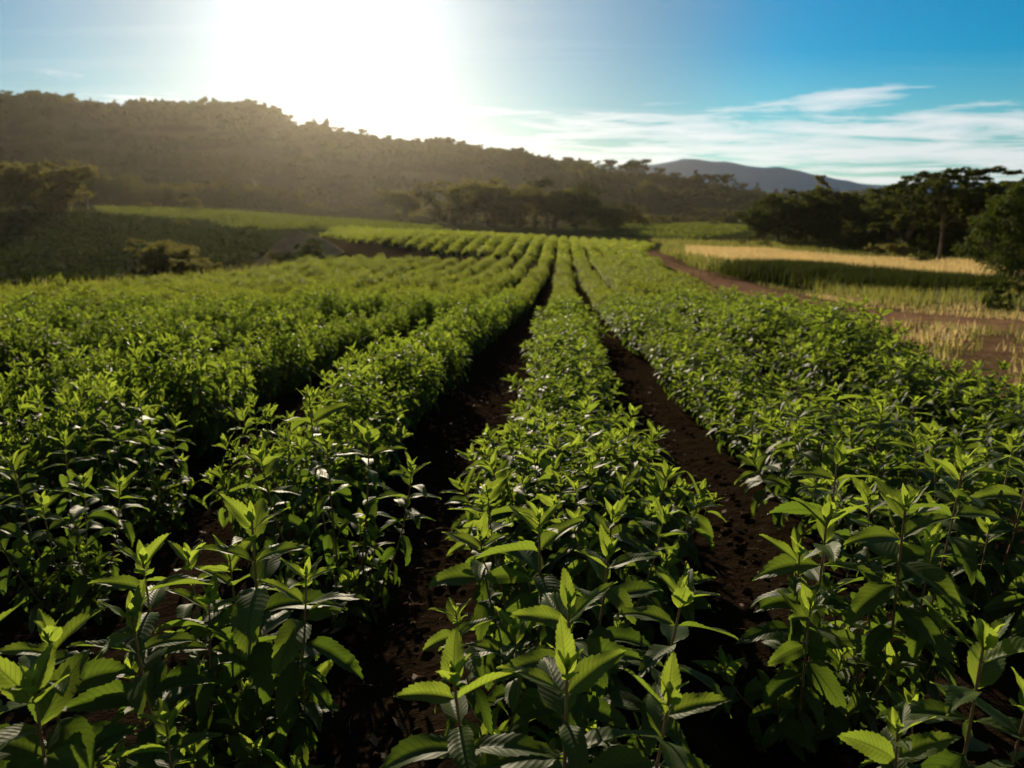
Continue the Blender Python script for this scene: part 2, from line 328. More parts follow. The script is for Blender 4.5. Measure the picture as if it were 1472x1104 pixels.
M_MOUND = plain_mat('mound_earth', (0.24, 0.17, 0.09), (0.34, 0.26, 0.14), 1.6, 1.0, .6, .06, spec=0.0)
M_MTN = plain_mat('mountain_haze_blue', (0.0, 0.20, 0.38), (0.004, 0.22, 0.42), .004, .95, .3, 10)  # blue of the distant air painted into the base colour
M_FARHILL = plain_mat('wooded_hill', (0.03, 0.045, 0.02), (0.06, 0.075, 0.03), .02, .95, .6, 4)

# ------------------------------------------------------------------ the ground sheet
ang = np.unique(np.r_[np.arange(-180, -50, 3), np.arange(-50, 50, .22), np.arange(50, 181, 3)])
rad = np.r_[0.02, np.geomspace(.35, 2600, 330)]
AA, RR = np.meshgrid(np.radians(ang), rad, indexing='xy')
GX = RR * np.sin(AA); GY = RR * np.cos(AA)
GZ = H(GX, GY)
rowph = (GX - RT * GY + 0.0)
near = (RR < 30)
def tint_of(x, y):
    n = fbm(x, y, 9, 4)[..., None]; n2 = fbm(x + 90, y, 40, 4)[..., None]
    c = np.zeros(x.shape + (3,)) + np.array([0.055, 0.060, 0.020])                       # rough grass by default
    def put(mask, a, b=None, q=n):
        nonlocal c
        a = np.array(a); b = a if b is None else np.array(b); v = a * (1 - q) + b * q
        c = np.where(mask[..., None], v, c)
    r = np.hypot(x, y)
    put((r > 175), (0.028, 0.034, 0.012), (0.045, 0.042, 0.018), n2)
    # dry clearings and contour terraces on the hill
    hz = fbm(x * .6, y * 2.2, 34, 4)
    put((r > 190) & (hz > .60), (0.10, 0.08, 0.035), (0.07, 0.06, 0.028), n2)
    put((r > 190) & (r < 260) & (x < -60) & (hz < .58), (0.040, 0.070, 0.020), (0.055, 0.085, 0.025))
    put((r > 600), (0.03, 0.045, 0.025), (0.05, 0.06, 0.03), n2)
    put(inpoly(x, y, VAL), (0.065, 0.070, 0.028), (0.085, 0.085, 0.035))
    put(inpoly(x, y, LFG), (0.085, 0.13, 0.03), (0.11, 0.16, 0.04))
    put(inpoly(x, y, RFG), (0.085, 0.13, 0.03), (0.11, 0.16, 0.035))
    rt = (x > XR(y) - .2) & (y < 95) & (y > -10)
    put(rt & (x < path_x(y) + 9) & (y < 75), (0.11, 0.105, 0.035), (0.16, 0.13, 0.05))
    put(rt & (x < path_x(y) + 1.6 + 2.2 * sstep(26, 8, y)) & (y < 70), (0.15, 0.085, 0.045), (0.24, 0.15, 0.08), fbm(x + 5, y, 1.4, 4)[..., None])
    put(inpoly(x, y, YEL), (0.44, 0.35, 0.15), (0.52, 0.43, 0.20))
    put((y > 45) & (y < YN2(x)) & (x < 2) & (x > -17), (0.06, 0.042, 0.022), (0.08, 0.055, 0.03))
    put(in_crop(x, y), (0.016, 0.011, 0.007), (0.028, 0.018, 0.011))
    return c
TC = tint_of(GX, GY)
rr_, aa_ = GX.shape
# furrow relief between the near rows
nearw = 1 - sstep(14, 26, RR)
GZ = GZ + nearw * .022 * (fbm(GX, GY, .35, 3) - .5) + nearw * .03 * np.cos(2 * pi * np.where(GX - RT * GY > -.45, GX - RT * GY, (GX - RT * GY + .45) / .97 + .5)) * in_crop(GX, GY)
go = mesh_np('ground', np.stack([GX, GY, GZ], -1).reshape(-1, 3), grid_faces(rr_, aa_)[:, ::-1], M_GROUND)
ca = go.data.attributes.new('tint', 'FLOAT_COLOR', 'POINT')
ca.data.foreach_set('color', np.c_[TC.reshape(-1, 3), np.ones(rr_ * aa_)].astype(np.float32).ravel())
tag(go, kind='structure', label='brown soil, grass verges and the dark hillside of the farmland')

# path ribbon
def ribbon(name, P, wid, mat, off=.03, lbl=None):
    P = np.asarray(P, float); s = np.r_[0, np.cumsum(np.linalg.norm(np.diff(P, axis=0), axis=1))]
    n = int(s[-1] / .5); q = np.linspace(0, s[-1], n)
    X = np.interp(q, s, P[:, 0]); Y = np.interp(q, s, P[:, 1])
    k = np.ones(9) / 9; X = np.r_[X[:4], np.convolve(X, k, 'valid'), X[-4:]]; Y = np.r_[Y[:4], np.convolve(Y, k, 'valid'), Y[-4:]]
    T = unit(np.gradient(np.c_[X, Y], axis=0)); Nn = np.c_[-T[:, 1], T[:, 0]]
    wv = np.linspace(-1, 1, 9); W_ = np.interp(q, s, wid) if not np.isscalar(wid) else np.full(n, wid)
    ed = 1 + .28 * (fbm(X[:, None] + wv * 0, Y[:, None] + np.sign(wv) * 50, 1.7, 3) - .5)
    PX = X[:, None] + Nn[:, :1] * wv * W_[:, None] / 2 * ed; PY = Y[:, None] + Nn[:, 1:] * wv * W_[:, None] / 2 * ed
    PZ = H(PX, PY) + off - .05 * (np.abs(wv) ** 6) + .0 * PX
    o = mesh_np(name, np.stack([PX, PY, PZ], -1).reshape(-1, 3), grid_faces(n, 9)[:, ::-1], mat)
    return tag(o, lbl, kind='structure')
ribbon('dirt_path', PATH, [2.8, 2.6, 2.4, 2.1, 1.9, 1.7, 1.6, 1.6, 1.7, 1.5], M_PATH, .035, 'reddish brown dirt track beside the green crop')

# far hills and mountains: real ridges with depth
def ridge(name, pts, Yd, depth, mat, zb, lbl):
    pts = np.array(pts, float); px = np.linspace(pts[0, 0], pts[-1, 0], 160); py = np.interp(px, pts[:, 0], pts[:, 1])
    top = np.array([at(a, b, Yd) for a, b in zip(px, py)])
    top[:, 2] += (fbm(top[:, 0], top[:, 0] * 0, Yd * .03, 4) - .5) * Yd * .006
    K = 16; V = []
    for k in range(-K, K + 1):
        f = k / K; g = (1 - abs(f)) ** 1.15
        rel = (fbm(top[:, 0] + 9 * k, top[:, 0] * 0 + f * depth, Yd * .05, 4) - .5) * Yd * .012 * (1 if k else 0) * (1 - abs(f)) 
        z = zb + (top[:, 2] - zb) * g + rel
        V.append(np.c_[top[:, 0], top[:, 1] + f * depth, z])
    V = np.array(V)
    o = mesh_np(name, V.reshape(-1, 3), grid_faces(2 * K + 1, len(px)), mat); return tag(o, lbl, kind='structure')
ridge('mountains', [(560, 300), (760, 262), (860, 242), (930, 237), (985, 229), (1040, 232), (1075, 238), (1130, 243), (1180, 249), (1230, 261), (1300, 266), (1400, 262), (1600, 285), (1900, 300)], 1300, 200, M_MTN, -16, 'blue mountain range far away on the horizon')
ridge('distant_wooded_hills', [(1000, 290), (1100, 282), (1180, 276), (1240, 270), (1290, 280), (1380, 276), (1500, 274), (1700, 280), (2000, 290)], 750, 90, M_FARHILL, -16, 'low wooded hills in front of the blue mountains')

# ------------------------------------------------------------------ crop plant
def leaf_pts(base, Tx, Nx, Ln, Wd, p0, curv, fold, nl, nc, rng, serr=.09, roll=0.0):
    """one ovate toothed leaf; Tx = stem axis, Nx = outward direction"""
    t = np.linspace(0, 1, nl + 1); pit = p0 - curv * t
    dt = Ln / nl
    dx = np.cos(pit) * dt; dz = np.sin(pit) * dt
    cx = np.r_[0, np.cumsum(dx[:-1])]; cz = np.r_[0, np.cumsum(dz[:-1])]
    prof = np.sin(pi * np.clip(t, 0, 1) ** .78) ** .85 * (1 - .25 * t) ; prof = np.clip(prof, 0, None)
    prof = prof / prof.max(); prof[0] = .05; prof[-1] = 0.0
    pet = sstep(0.0, .12, t); prof = prof * (.10 + .90 * pet)
    s = np.linspace(-1, 1, nc)
    w_ = prof[:, None] * Wd / 2 * s[None]
    if serr and nl >= 8:
        saw = np.where(np.arange(nl + 1) % 2 == 0, 1.0, -1.0) * serr * .5
        w_ = w_ * (1 + saw[:, None] * (np.abs(s)[None] > .99))
    up = np.abs(w_) * np.tan(fold) * (1 - .35 * np.abs(s)[None]) 
    up = up + Ln * .018 * np.sin(t[:, None] * rng.uniform(9, 15) + rng.uniform(0, 6) + (s[None] > 0) * 1.7) * s[None] ** 2
    B = np.cross(Tx, Nx)
    ux = np.cos(pit)[:, None] * Nx + np.sin(pit)[:, None] * Tx       # along
    un = -np.sin(pit)[:, None] * Nx + np.cos(pit)[:, None] * Tx      # normal
    cr, sr = cos(roll), sin(roll)
    Bn = B * cr + un * sr; un2 = -B * sr + un * cr
    C = base + cx[:, None] * Nx + cz[:, None] * Tx
    C = C + B * (Ln * rng.uniform(-.07, .07) * t[:, None] ** 2)
    V = C[:, None] + w_[:, :, None] * Bn[:, None] + up[:, :, None] * un2[:, None]
    if serr and nl >= 8: V = V + (ux[:, None] * (np.abs(s)[None, :, None] > .99)) * (Ln / nl * .8) * (np.arange(nl + 1) % 2 == 0)[:, None, None] * (t < .95)[:, None, None]
    uv = np.stack([np.broadcast_to(s[None] * .5 + .5, w_.shape), np.broadcast_to(t[:, None], w_.shape)], -1).reshape(-1, 2)
    return V.reshape(-1, 3), grid_faces(nl + 1, nc), uv
LOD = {0: (22, 7, 6, 8), 1: (10, 5, 4, 5), 2: (4, 3, 3, 3), 3: (2, 2, 3, 2)}
LL = np.array([.018, .036, .062, .084, .104, .118, .120, .112, .10, .09, .085, .08, .075])
IN = np.array([.0, .005, .010, .018, .034, .042, .044, .046, .046, .05, .05, .05, .05])
PI_ = np.radians([80, 68, 52, 40, 24, 12, 4, 0, -6, -10, -12, -14, -16])
CV = np.radians([5, 10, 14, 20, 32, 44, 55, 60, 62, 66, 66, 66, 66])
def shoot(fol, stm, root, ctrlp, tip, lod, rng, size=1.0, bottom=.25, az0=None, skip=0.0):
    nl, nc, k, ns = LOD[lod]
    P = bez(root, ctrlp, tip, 16); seg = np.r_[0, np.cumsum(np.linalg.norm(np.diff(P, axis=0), axis=1))]; Lt = seg[-1]
    Pn = P[:: max(1, 16 // (ns + 1))]
    if not np.allclose(Pn[-1], P[-1]): Pn = np.vstack([Pn, P[-1]])
    if stm is not None and lod < 3:
        V, F = tube(Pn, np.linspace(.0036, .0017, len(Pn)) * size, k if lod else 6); stm.add(V, F)
    az = rng.uniform(0, pi) if az0 is None else az0
    d = 0.0
    for i in range(len(LL)):
        d += IN[i] * size * rng.uniform(.78, 1.06)
        if lod >= 2 and i in (0,): continue
        if d > Lt * (1 - bottom): break
        q = Lt - d; b = np.array([np.interp(q, seg, P[:, j]) for j in range(3)])
        b2 = np.array([np.interp(max(q - .02, 0), seg, P[:, j]) for j in range(3)])
        T = unit(b - b2)
        if T[2] < .2: T = unit(T + np.array([0, 0, .6]))
        ref = np.array([1., 0, 0]); ref = unit(ref - T * ref.dot(T)); bb = np.cross(T, ref)
        for sgn in (0, pi):
            if rng.rand() < skip: continue
            a = az + i * pi / 2 + sgn + rng.normal(0, .16)
            Nx = ref * cos(a) + bb * sin(a)
            Ln = LL[i] * size * rng.uniform(.82, 1.15); 
            V, F, uv = leaf_pts(b, T, Nx, Ln, Ln * rng.uniform(.30, .41), PI_[i] + rng.normal(0, .13), CV[i] * rng.uniform(.6, 1.4), radians(rng.uniform(16, 42)), nl, nc, rng, roll=rng.normal(0, .30))
            fol.add(V, F, uv, float(np.clip(1.0 - i * .15 + rng.normal(0, .08), 0, 1)))
def plant_geo(seed, lod, nsh=17, h=.42, rad=.34, size=1.0):
    rng = np.random.RandomState(seed); f = Geo(); s = Geo()
    for j in range(nsh):
        u = (j + .5) / nsh; r = rad * math.sqrt(u) * rng.uniform(.85, 1.1); a = j * 2.39996 + rng.normal(0, .25)
        hh = h * (1 - .40 * (r / rad) ** 2.4) * rng.uniform(.78, 1.18)
        tip = np.array([r * cos(a), r * sin(a), hh]); root = np.array([.03 * cos(a), .03 * sin(a), -.02])
        mid = np.array([tip[0] * .72, tip[1] * .72, hh * .30])
        shoot(f, s, root, mid, tip, lod, rng, size * rng.uniform(.62, .98), bottom=.10)
    return f, s

# rows: row k has its centre line at x = ROW0 + k + RT*y
def rowx(k, y):
    k = np.asarray(k, float); y = np.asarray(y, float); return ROW0 + np.where(k >= -.5, k, -.5 + (k + .5) * np.interp(y, [2, 4.5, 7, 12, 30], [.93, 1.06, 1.22, 1.2, 1.02])) + RT * y
def _gp(px, py):
    d = ray(px, py); tt = CAM_Z / (-d[2] - SLOPE * d[1]) ; p = d * tt; return p[0] - RT * p[1]
_l = np.mean([_gp(510, 1000), _gp(590, 850), _gp(640, 750)]); _r = np.mean([_gp(1150, 1000), _gp(1070, 850), _gp(1010, 750)])
ROW0 = (_l + _r) / 2

ordn = ['', 'first', 'second', 'third', 'fourth', 'fifth', 'sixth', 'seventh', 'eighth', 'ninth', 'tenth', 'eleventh', 'twelfth', 'thirteenth', 'fourteenth', 'fifteenth', 'sixteenth', 'seventeenth', 'eighteenth', 'nineteenth', 'twentieth']
def ordinal(n):
    if n <= 20: return ordn[n]
    t_ = {2: 'twenty', 3: 'thirty', 4: 'forty', 5: 'fifty'}[n // 10]
    return t_ + '-' + ordn[n % 10] if n % 10 else {2: 'twentieth', 3: 'thirtieth', 4: 'fortieth', 5: 'fiftieth'}[n // 10]
def rowname(k):
    if k == 0: return 'centre row'
    return '%s row %s of centre row' % (ordinal(abs(k)), 'left' if k < 0 else 'right')

# --- hand-placed foreground plants: (row, label, base y, [(tip px, tip py, height above soil, size)])
def tip_at(px, py, hgt):
    d = ray(px, py); tt = (CAM_Z - hgt) / (-d[2] - SLOPE * d[1]); p = np.array([0, 0, CAM_Z]) + d * tt; return p
HERO = [
 (-2, 'bushy plant near the left edge, nearest of all in second row left', [(92, 628, .46, .78), (172, 695, .40, .7), (18, 664, .44, .8), (60, 720, .36, .75), (120, 690, .40, .7), (-30, 700, .42, .8)]),
 (-2, 'pointed plant just behind the bushy one at the left edge', [(201, 568, .50, .78), (158, 606, .44, .7), (252, 604, .43, .7), (215, 625, .38, .7), (120, 598, .44, .7)]),
 (0, 'front plant of the centre row with three bright leafy tips at the bottom edge', [(652, 972, .44, 1.0), (815, 962, .45, 1.05), (962, 1000, .43, .92)]),
 (0, 'second plant of the centre row, its broad rosette just behind the front three tips', [(818, 868, .46, .95), (982, 850, .45, .95), (655, 880, .40, .7), (740, 905, .36, .8)]),
 (0, 'third plant of the centre row with a long upright leaf at its left', [(875, 795, .47, .95), (775, 745, .49, 1.05), (690, 770, .43, .9), (955, 740, .42, .8), (700, 705, .46, .9)]),
 (-1, 'low plant at the bottom left corner cut off by the picture edge', [(48, 985, .42, 1.0), (70, 915, .44, .95), (-40, 900, .44, 1.0)]),
 (-1, 'small low plant with four upright leaves near the bottom left', [(238, 1035, .32, .8)]),
 (-1, 'plant left of centre with two reddish stems and long arching leaves', [(190, 885, .44, 1.0), (205, 805, .47, .95), (300, 860, .38, .85)]),
 (-1, 'tallest front plant left of centre, its pointed tip above drooping leaves', [(362, 748, .53, 1.15), (440, 825, .44, .9), (330, 800, .42, .9), (270, 800, .40, .9)]),
 (-1, 'tall branched plant left of centre standing clear above its row', [(445, 575, .60, 1.0), (530, 622, .52, .95), (375, 655, .50, .85), (592, 672, .45, .8), (470, 640, .50, .9)]),
 (1, 'bright plant at the bottom right corner with one tall stem', [(1415, 920, .46, 1.1), (1290, 1045, .34, .8), (1480, 1000, .40, .9)]),
 (1, 'plant in the right row leaning left over the bare furrow', [(1165, 870, .36, .8), (1190, 735, .50, 1.0), (1150, 790, .42, .9), (1205, 650, .55, .95)]),
 (1, 'tall twin stemmed plant in the right row beside the leaning one', [(1302, 725, .52, 1.05), (1385, 665, .56, 1.05), (1250, 720, .45, .9), (1340, 780, .42, .9)]),
]
heroes = []
for hi, (row, lbl, tips) in enumerate(HERO):
    rng = np.random.RandomState(98 + hi if hi > 1 else 140 + hi)
    T3 = [tip_at(a, b, h_) for a, b, h_, s_ in tips]; m = np.mean(T3, 0); by = m[1] + .02
    bx = m[0]; bz = h1(bx, by)
    root = empty('herb_plant', (bx, by, bz)); tag(root, lbl, 'crop plant', 'leafy plants in the crop rows')
    for j, (tp, (_, _, hg, sz)) in enumerate(zip(T3, tips)):
        f = Geo(); s = Geo(); loc = tp - np.array([bx, by, bz])
        r0 = np.array([loc[0] * .12, loc[1] * .12, -.03]); mid = np.array([loc[0] * .85, loc[1] * .85, loc[2] * .35])
        shoot(f, s, r0, mid, loc, 0, rng, sz * 1.12, bottom=.12)
        so_ = s.build('stem', M_STEM, root); f.build('foliage', M_LEAF, so_)
    # the plant's lower side shoots
    f = Geo(); s = Geo(); nlow = 6
    for j in range(nlow):
        a = j * 2.4 + rng.uniform(0, 1); r = rng.uniform(.08, .20); hh = rng.uniform(.12, .26)
        shoot(f, s, np.array([.02 * cos(a), .02 * sin(a), -.02]), np.array([r * .8 * cos(a), r * .8 * sin(a), hh * .3]), np.array([r * cos(a), r * sin(a), hh]), 0, rng, rng.uniform(.7, .95), bottom=.1)
    so_ = s.build('stem', M_STEM, root); f.build('foliage', M_LEAF, so_)
    heroes.append((row, bx, by))

# --- template plants
KINDS = [(30, .44, .34, 'bushy'), (27, .50, .33, 'tall'), (32, .41, .37, 'wide'), (24, .43, .34, 'loose'), (34, .45, .35, 'dense'), (27, .37, .34, 'low')]
TPL = {}
for lod in (0, 1, 2, 3):
    for ki, (ns_, hh, rr, nm) in enumerate(KINDS):
        TPL[lod, ki] = plant_geo(50 + ki, lod, ns_, hh, rr, 1.0 if lod < 3 else 1.12)
slots = []
prs = np.random.RandomState(11)
SP = .37
for k in range(-24, 22):
    y = .45 + prs.uniform(0, .2)
    while y < 46:
        x = float(rowx(k, y)) + prs.normal(0, .035)
        if XL(y) + .3 < x < XR(y) - .3 and prs.rand() > .02 and bool(in_crop(np.array([x]), np.array([y]))[0]):
            slots.append((k, x, y, prs.randint(6), prs.uniform(0, 2 * pi), prs.uniform(.86, 1.14) * (1.14 if k >= 2 else (1.04 if k < 0 else 1.0) * (.72 + .56 * float(fbm(x * 1.0 + 3, y * 1.0, 1.3, 2))))))
        y += SP * prs.uniform(.85, 1.15)
def inframe(x, y, z, m=.25):
    d = np.array([x, y, z + .3 - CAM_Z]); f = d[1] * cos(PITCH) - d[2] * sin(PITCH)
    if f < .3: return False
    return abs(d[0] / f) < 736 / FPX + m / f and -(552 / FPX) - m / f * 1.4 < (d[1] * sin(PITCH) + d[2] * cos(PITCH)) / f
keep = []
for s_ in slots:
    k, x, y = s_[:3]
    if y < .95 or (abs(k) <= 1 and any(hr == k and abs(hy - y) < .26 for hr, hx, hy in heroes)): continue
    ymax_h = max(hy for hr, hx, hy in heroes if hr == k) if abs(k) <= 1 else 0
    if (k == -1 and y < 1.6) or (k == 1 and y < 1.55) or (k == 0 and y < 1.15): continue
    if abs(k) <= 1 and y < ymax_h: 
        if any(hr == k and abs(hy - y) < .34 for hr, hx, hy in heroes): continue
    keep.append(s_)
vis = [s_ for s_ in keep if inframe(s_[1], s_[2], -SLOPE * s_[2])]
vis.sort(key=lambda s: math.hypot(s[1], s[2]))
indiv = vis[:287]; ids = {id(s) for s in indiv}
meshc = {}
bycount = {}
for hr, hx, hy in heroes: bycount.setdefault(hr, []).append(hy)
indiv_sorted = sorted(indiv, key=lambda s: (s[0], s[2]))
nrow = {k: len(v) for k, v in bycount.items()}
for (k, x, y, ki, rz, sc) in indiv_sorted:
    sxy, szz = (sc * (.76 if k == -1 else .66), sc * 1.06) if k < 0 else ((sc * 1.10, sc) if k == 1 else (sc * 1.03, sc))
    dist = math.hypot(x, y); lod = 0 if dist < 5.0 else 1
    nrow[k] = nrow.get(k, 0) + 1
    root = empty('herb_plant', (x, y, h1(x, y)), rz, (sxy, sxy, szz))
    if (lod, ki) not in meshc:
        f, s = TPL[lod, ki]; fo = f.build('foliage', M_LEAF, root); st = s.build('stem', M_STEM, root); meshc[lod, ki] = (fo, st)
    else:
        for o in meshc[lod, ki]:
            c = o.copy(); COL.objects.link(c); c.parent = root
    tag(root, '%s leafy plant, %s from camera, %s' % (KINDS[ki][3], ordinal(nrow[k]), rowname(k)), 'crop plant', 'leafy plants in the crop rows')

# --- all the plants beyond: one mesh of the same plants
rest = [s_ for s_ in keep if id(s_) not in ids and (s_[2] > 3) and abs(s_[1]) < .75 * s_[2] + 6]
bigV = []; bigF = []; bigUV = []; bigA = []; nv = 0
arr = {}
for key, (f, s) in TPL.items():
    V, F, uv, ag = f.arrays(); arr[key] = (V, F[0], uv, ag)
for (k, x, y, ki, rz, sc) in rest:
    lod = 2 if y < 24 else 3
    V, F, uv, ag = arr[lod, ki]; c, s_ = cos(rz), sin(rz)
    W2 = V * (np.array([.64, .8, 1.06]) * sc if k < 0 else sc); W2 = np.c_[W2[:, 0] * c - W2[:, 1] * s_ + x, W2[:, 0] * s_ + W2[:, 1] * c + y, W2[:, 2]]
    bigV.append(W2); bigF.append(F + nv); nv += len(V); bigUV.append(uv); bigA.append(ag)
bases = np.array([(s_[1], s_[2]) for s_ in rest]); hz_ = H(bases[:, 0], bases[:, 1])
for V, z in zip(bigV, hz_): V[:, 2] += z
BV = np.concatenate(bigV); BF = np.concatenate(bigF); pass
# far rows: leaf tufts scattered over the hedge-shaped canopy
def canopy(xs, ys, zs, hh, half, n_per, size, rng, V0=None):
    """xs.. arrays of row sample points; returns folded quads over a rounded hedge section"""
    m = len(xs) * n_per; idx = np.repeat(np.arange(len(xs)), n_per)
    a = rng.uniform(-.15, pi + .15, m); rr = rng.uniform(.6, 1.16, m) + .25 * (rng.rand(m) > .93)
    lump = 1 + .75 * (vnoise(xs[idx] * 9 + 40, ys[idx], .55) - .5); lumpw = 1 + .6 * (vnoise(xs[idx] * 5, ys[idx] + 70, .6) - .5)
    px = xs[idx] + half * np.cos(a) * rr * lumpw; pz = zs[idx] + hh * np.clip(np.sin(a), 0, 1) ** .7 * rr * lump
    py = ys[idx] + rng.uniform(-.3, .3, m)
    d = unit(rng.normal(size=(m, 3)) + np.c_[np.cos(a), a * 0, np.sin(a) + .3] * .8); e = unit(np.cross(d, rng.normal(size=(m, 3))))
    g = np.cross(d, e); sz = size * rng.uniform(.7, 1.3, (m, 1)); C = np.c_[px, py, pz]
    Q = np.stack([C - e * sz, C - g * sz * .42, C + e * sz, C + g * sz * .42], 1)
    return Q.reshape(-1, 3), np.arange(m * 4).reshape(-1, 4)
rngf = np.random.RandomState(5)
xs, ys = [], []
for k in range(-24, 24):
    yy = np.arange(46, 82, .45); xx = rowx(k, yy); okk = in_crop(xx, yy); xs.append(xx[okk]); ys.append(yy[okk])
xs = np.concatenate(xs); ys = np.concatenate(ys); zs = H(xs, ys)
V2, F2 = canopy(xs, ys, zs, .40, .34, 64, .085, rngf)
BF = np.vstack([BF, F2 + len(BV)]); BV = np.vstack([BV, V2])
# hedge-shaped twigs and inner leaves under the tufts
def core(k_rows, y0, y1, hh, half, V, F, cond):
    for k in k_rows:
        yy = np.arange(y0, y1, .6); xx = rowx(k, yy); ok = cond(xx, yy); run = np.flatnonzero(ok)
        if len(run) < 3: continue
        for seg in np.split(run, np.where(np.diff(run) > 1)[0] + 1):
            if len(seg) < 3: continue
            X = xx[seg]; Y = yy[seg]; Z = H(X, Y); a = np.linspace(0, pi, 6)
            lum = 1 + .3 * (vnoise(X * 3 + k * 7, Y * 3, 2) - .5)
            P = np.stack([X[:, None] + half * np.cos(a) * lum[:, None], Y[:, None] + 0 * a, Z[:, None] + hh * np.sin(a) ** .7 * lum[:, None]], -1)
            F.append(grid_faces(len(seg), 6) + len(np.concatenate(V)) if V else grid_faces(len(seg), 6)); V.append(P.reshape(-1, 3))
cV, cF = [], []
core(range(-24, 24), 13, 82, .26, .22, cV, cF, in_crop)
cV = np.concatenate(cV); cF = np.concatenate(cF)
uvb = np.concatenate(bigUV + [np.tile([[.2, .1], [.5, .3], [.8, .6], [.5, .9]], (len(V2) // 4, 1)), np.full((len(cV), 2), .3)])
agb = np.concatenate(bigA + [np.repeat(rngf.uniform(0, .9, len(V2) // 4), 4), np.zeros(len(cV))])
BF = np.vstack([BF, cF + len(BV)]); BV = np.vstack([BV, cV])
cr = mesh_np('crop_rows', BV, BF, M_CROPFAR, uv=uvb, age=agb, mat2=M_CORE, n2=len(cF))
tag(cr, 'long green crop rows running away up the field', 'crop', kind='stuff')

# ------------------------------------------------------------------ grass, valley rows, scrub (uncountable)
def blades(pts, hgt, wid, rng, lean=.35, nper=1):
    m = len(pts); a = rng.uniform(0, 2 * pi, m); D = np.c_[np.cos(a), np.sin(a), 0 * a]; S_ = np.c_[-np.sin(a), np.cos(a), 0 * a]
    h_ = hgt * rng.uniform(.5, 1.3, m)[:, None]; w_ = wid * rng.uniform(.6, 1.3, m)[:, None]; ln = rng.uniform(.1, 1, m)[:, None] * lean
    Z = np.array([0, 0, 1.])
    v0 = pts - S_ * w_; v1 = pts + S_ * w_; md = pts + Z * h_ * .6 + D * h_ * ln * .35
    v2 = md + S_ * w_ * .8; v3 = md - S_ * w_ * .8; v4 = pts + Z * h_ * (1 - .25 * ln) + D * h_ * ln
    V = np.stack([v0, v1, v2, v3, v4], 1).reshape(-1, 3); b = np.arange(m)[:, None] * 5
    return V, [b + np.array([[0, 1, 2, 3]]), b + np.array([[3, 2, 4]])]
def scatter(n, xr, yr, cond, rng):
    x = rng.uniform(*xr, n); y = rng.uniform(*yr, n); ok = cond(x, y); return x[ok], y[ok]
def grass_obj(name, sets, mat, lbl, rng):
    VV, F4, F3, AG = [], [], [], []; n = 0
    for st_ in sets:
        x, y, hgt, wid, lean = st_[:5]; p = np.c_[x, y, H(x, y) - .01 + (st_[5] if len(st_) > 5 else 0)]; V, (a, b) = blades(p, hgt, wid, rng, lean); VV.append(V); F4.append(a + n); F3.append(b + n); n += len(V)
        AG.append(np.repeat(np.clip(fbm(x, y, 2.5, 3) * 1.6 - .3 + rng.normal(0, .15, len(x)), 0, 1), 5))
    o = mesh_np(name, np.concatenate(VV), [np.concatenate(F4), np.concatenate(F3)], mat, age=np.concatenate(AG), smooth=False)
    return tag(o, lbl, 'grass', kind='stuff')
rg = np.random.RandomState(21)
notpath = lambda x, y: (np.abs(x - path_x(y)) > 1.0 + (y < 20) * .6)
def earthy(x, y): return (x < path_x(y) + 1.6 + 2.2 * sstep(26, 8, y))
def clumpy(x, y, s=.8, th=.5): return vnoise(x * 1.0, y * 1.0, s) > th
sA = scatter(90000, (4, 42), (8, 40), lambda x, y: (x > XR(y) + .8) & ~earthy(x, y) & ~inpoly(x, y, YEL) & clumpy(x, y, .7, .3) & clumpy(x, y, 3.1, .38), rg)
sA2 = scatter(60000, (3, 16), (4, 62), lambda x, y: (x > XR(y) + .2) & notpath(x, y) & earthy(x, y) & clumpy(x, y, .45, .55), rg)
sT = scatter(42000, (3, 20), (4, 26), lambda x, y: (x > XR(y) + .2) & (x < path_x(y) + 5) & clumpy(x, y, .6, .50 + 0 * y) & ((np.abs(x - path_x(y)) > 1.3) | clumpy(x, y, .3, .86)), rg)
sB = scatter(30000, (5, 40), (38, 95), lambda x, y: (x > XR(y) + 1) & notpath(x, y) & ~inpoly(x, y, YEL), rg)
sC = scatter(9000, (-26, -9), (14, 44), lambda x, y: (x < XL(y) - .1) & (x > XL(y) - 2.5), rg)
gm_a = rg.uniform(0, 2 * pi, 3000); gm_r = rg.uniform(0, 1, 3000) ** .5; _m = at(430, 372, 52)
sM = (_m[0] + gm_r * 3.3 * np.cos(gm_a), _m[1] + gm_r * 2.6 * np.sin(gm_a), gm_r)
grass_obj('verge_grass', [(*sA, .42, .011, .5), (*sA2, .20, .008, .7), (*sB, .5, .03, .5), (*sC, .60, .014, .5)], M_GRASS, 'rough yellow green grass along the field edges', rg)
sD = scatter(150000, (6, 46), (34, 84), lambda x, y: inpoly(x, y, YEL), rg)
grass_obj('dry_grass', [(*sD, .45, .028, .6), (*sT, .16, .007, 1.3)], M_DRYGRASS, 'golden dry grass field right of the dirt track', rg)
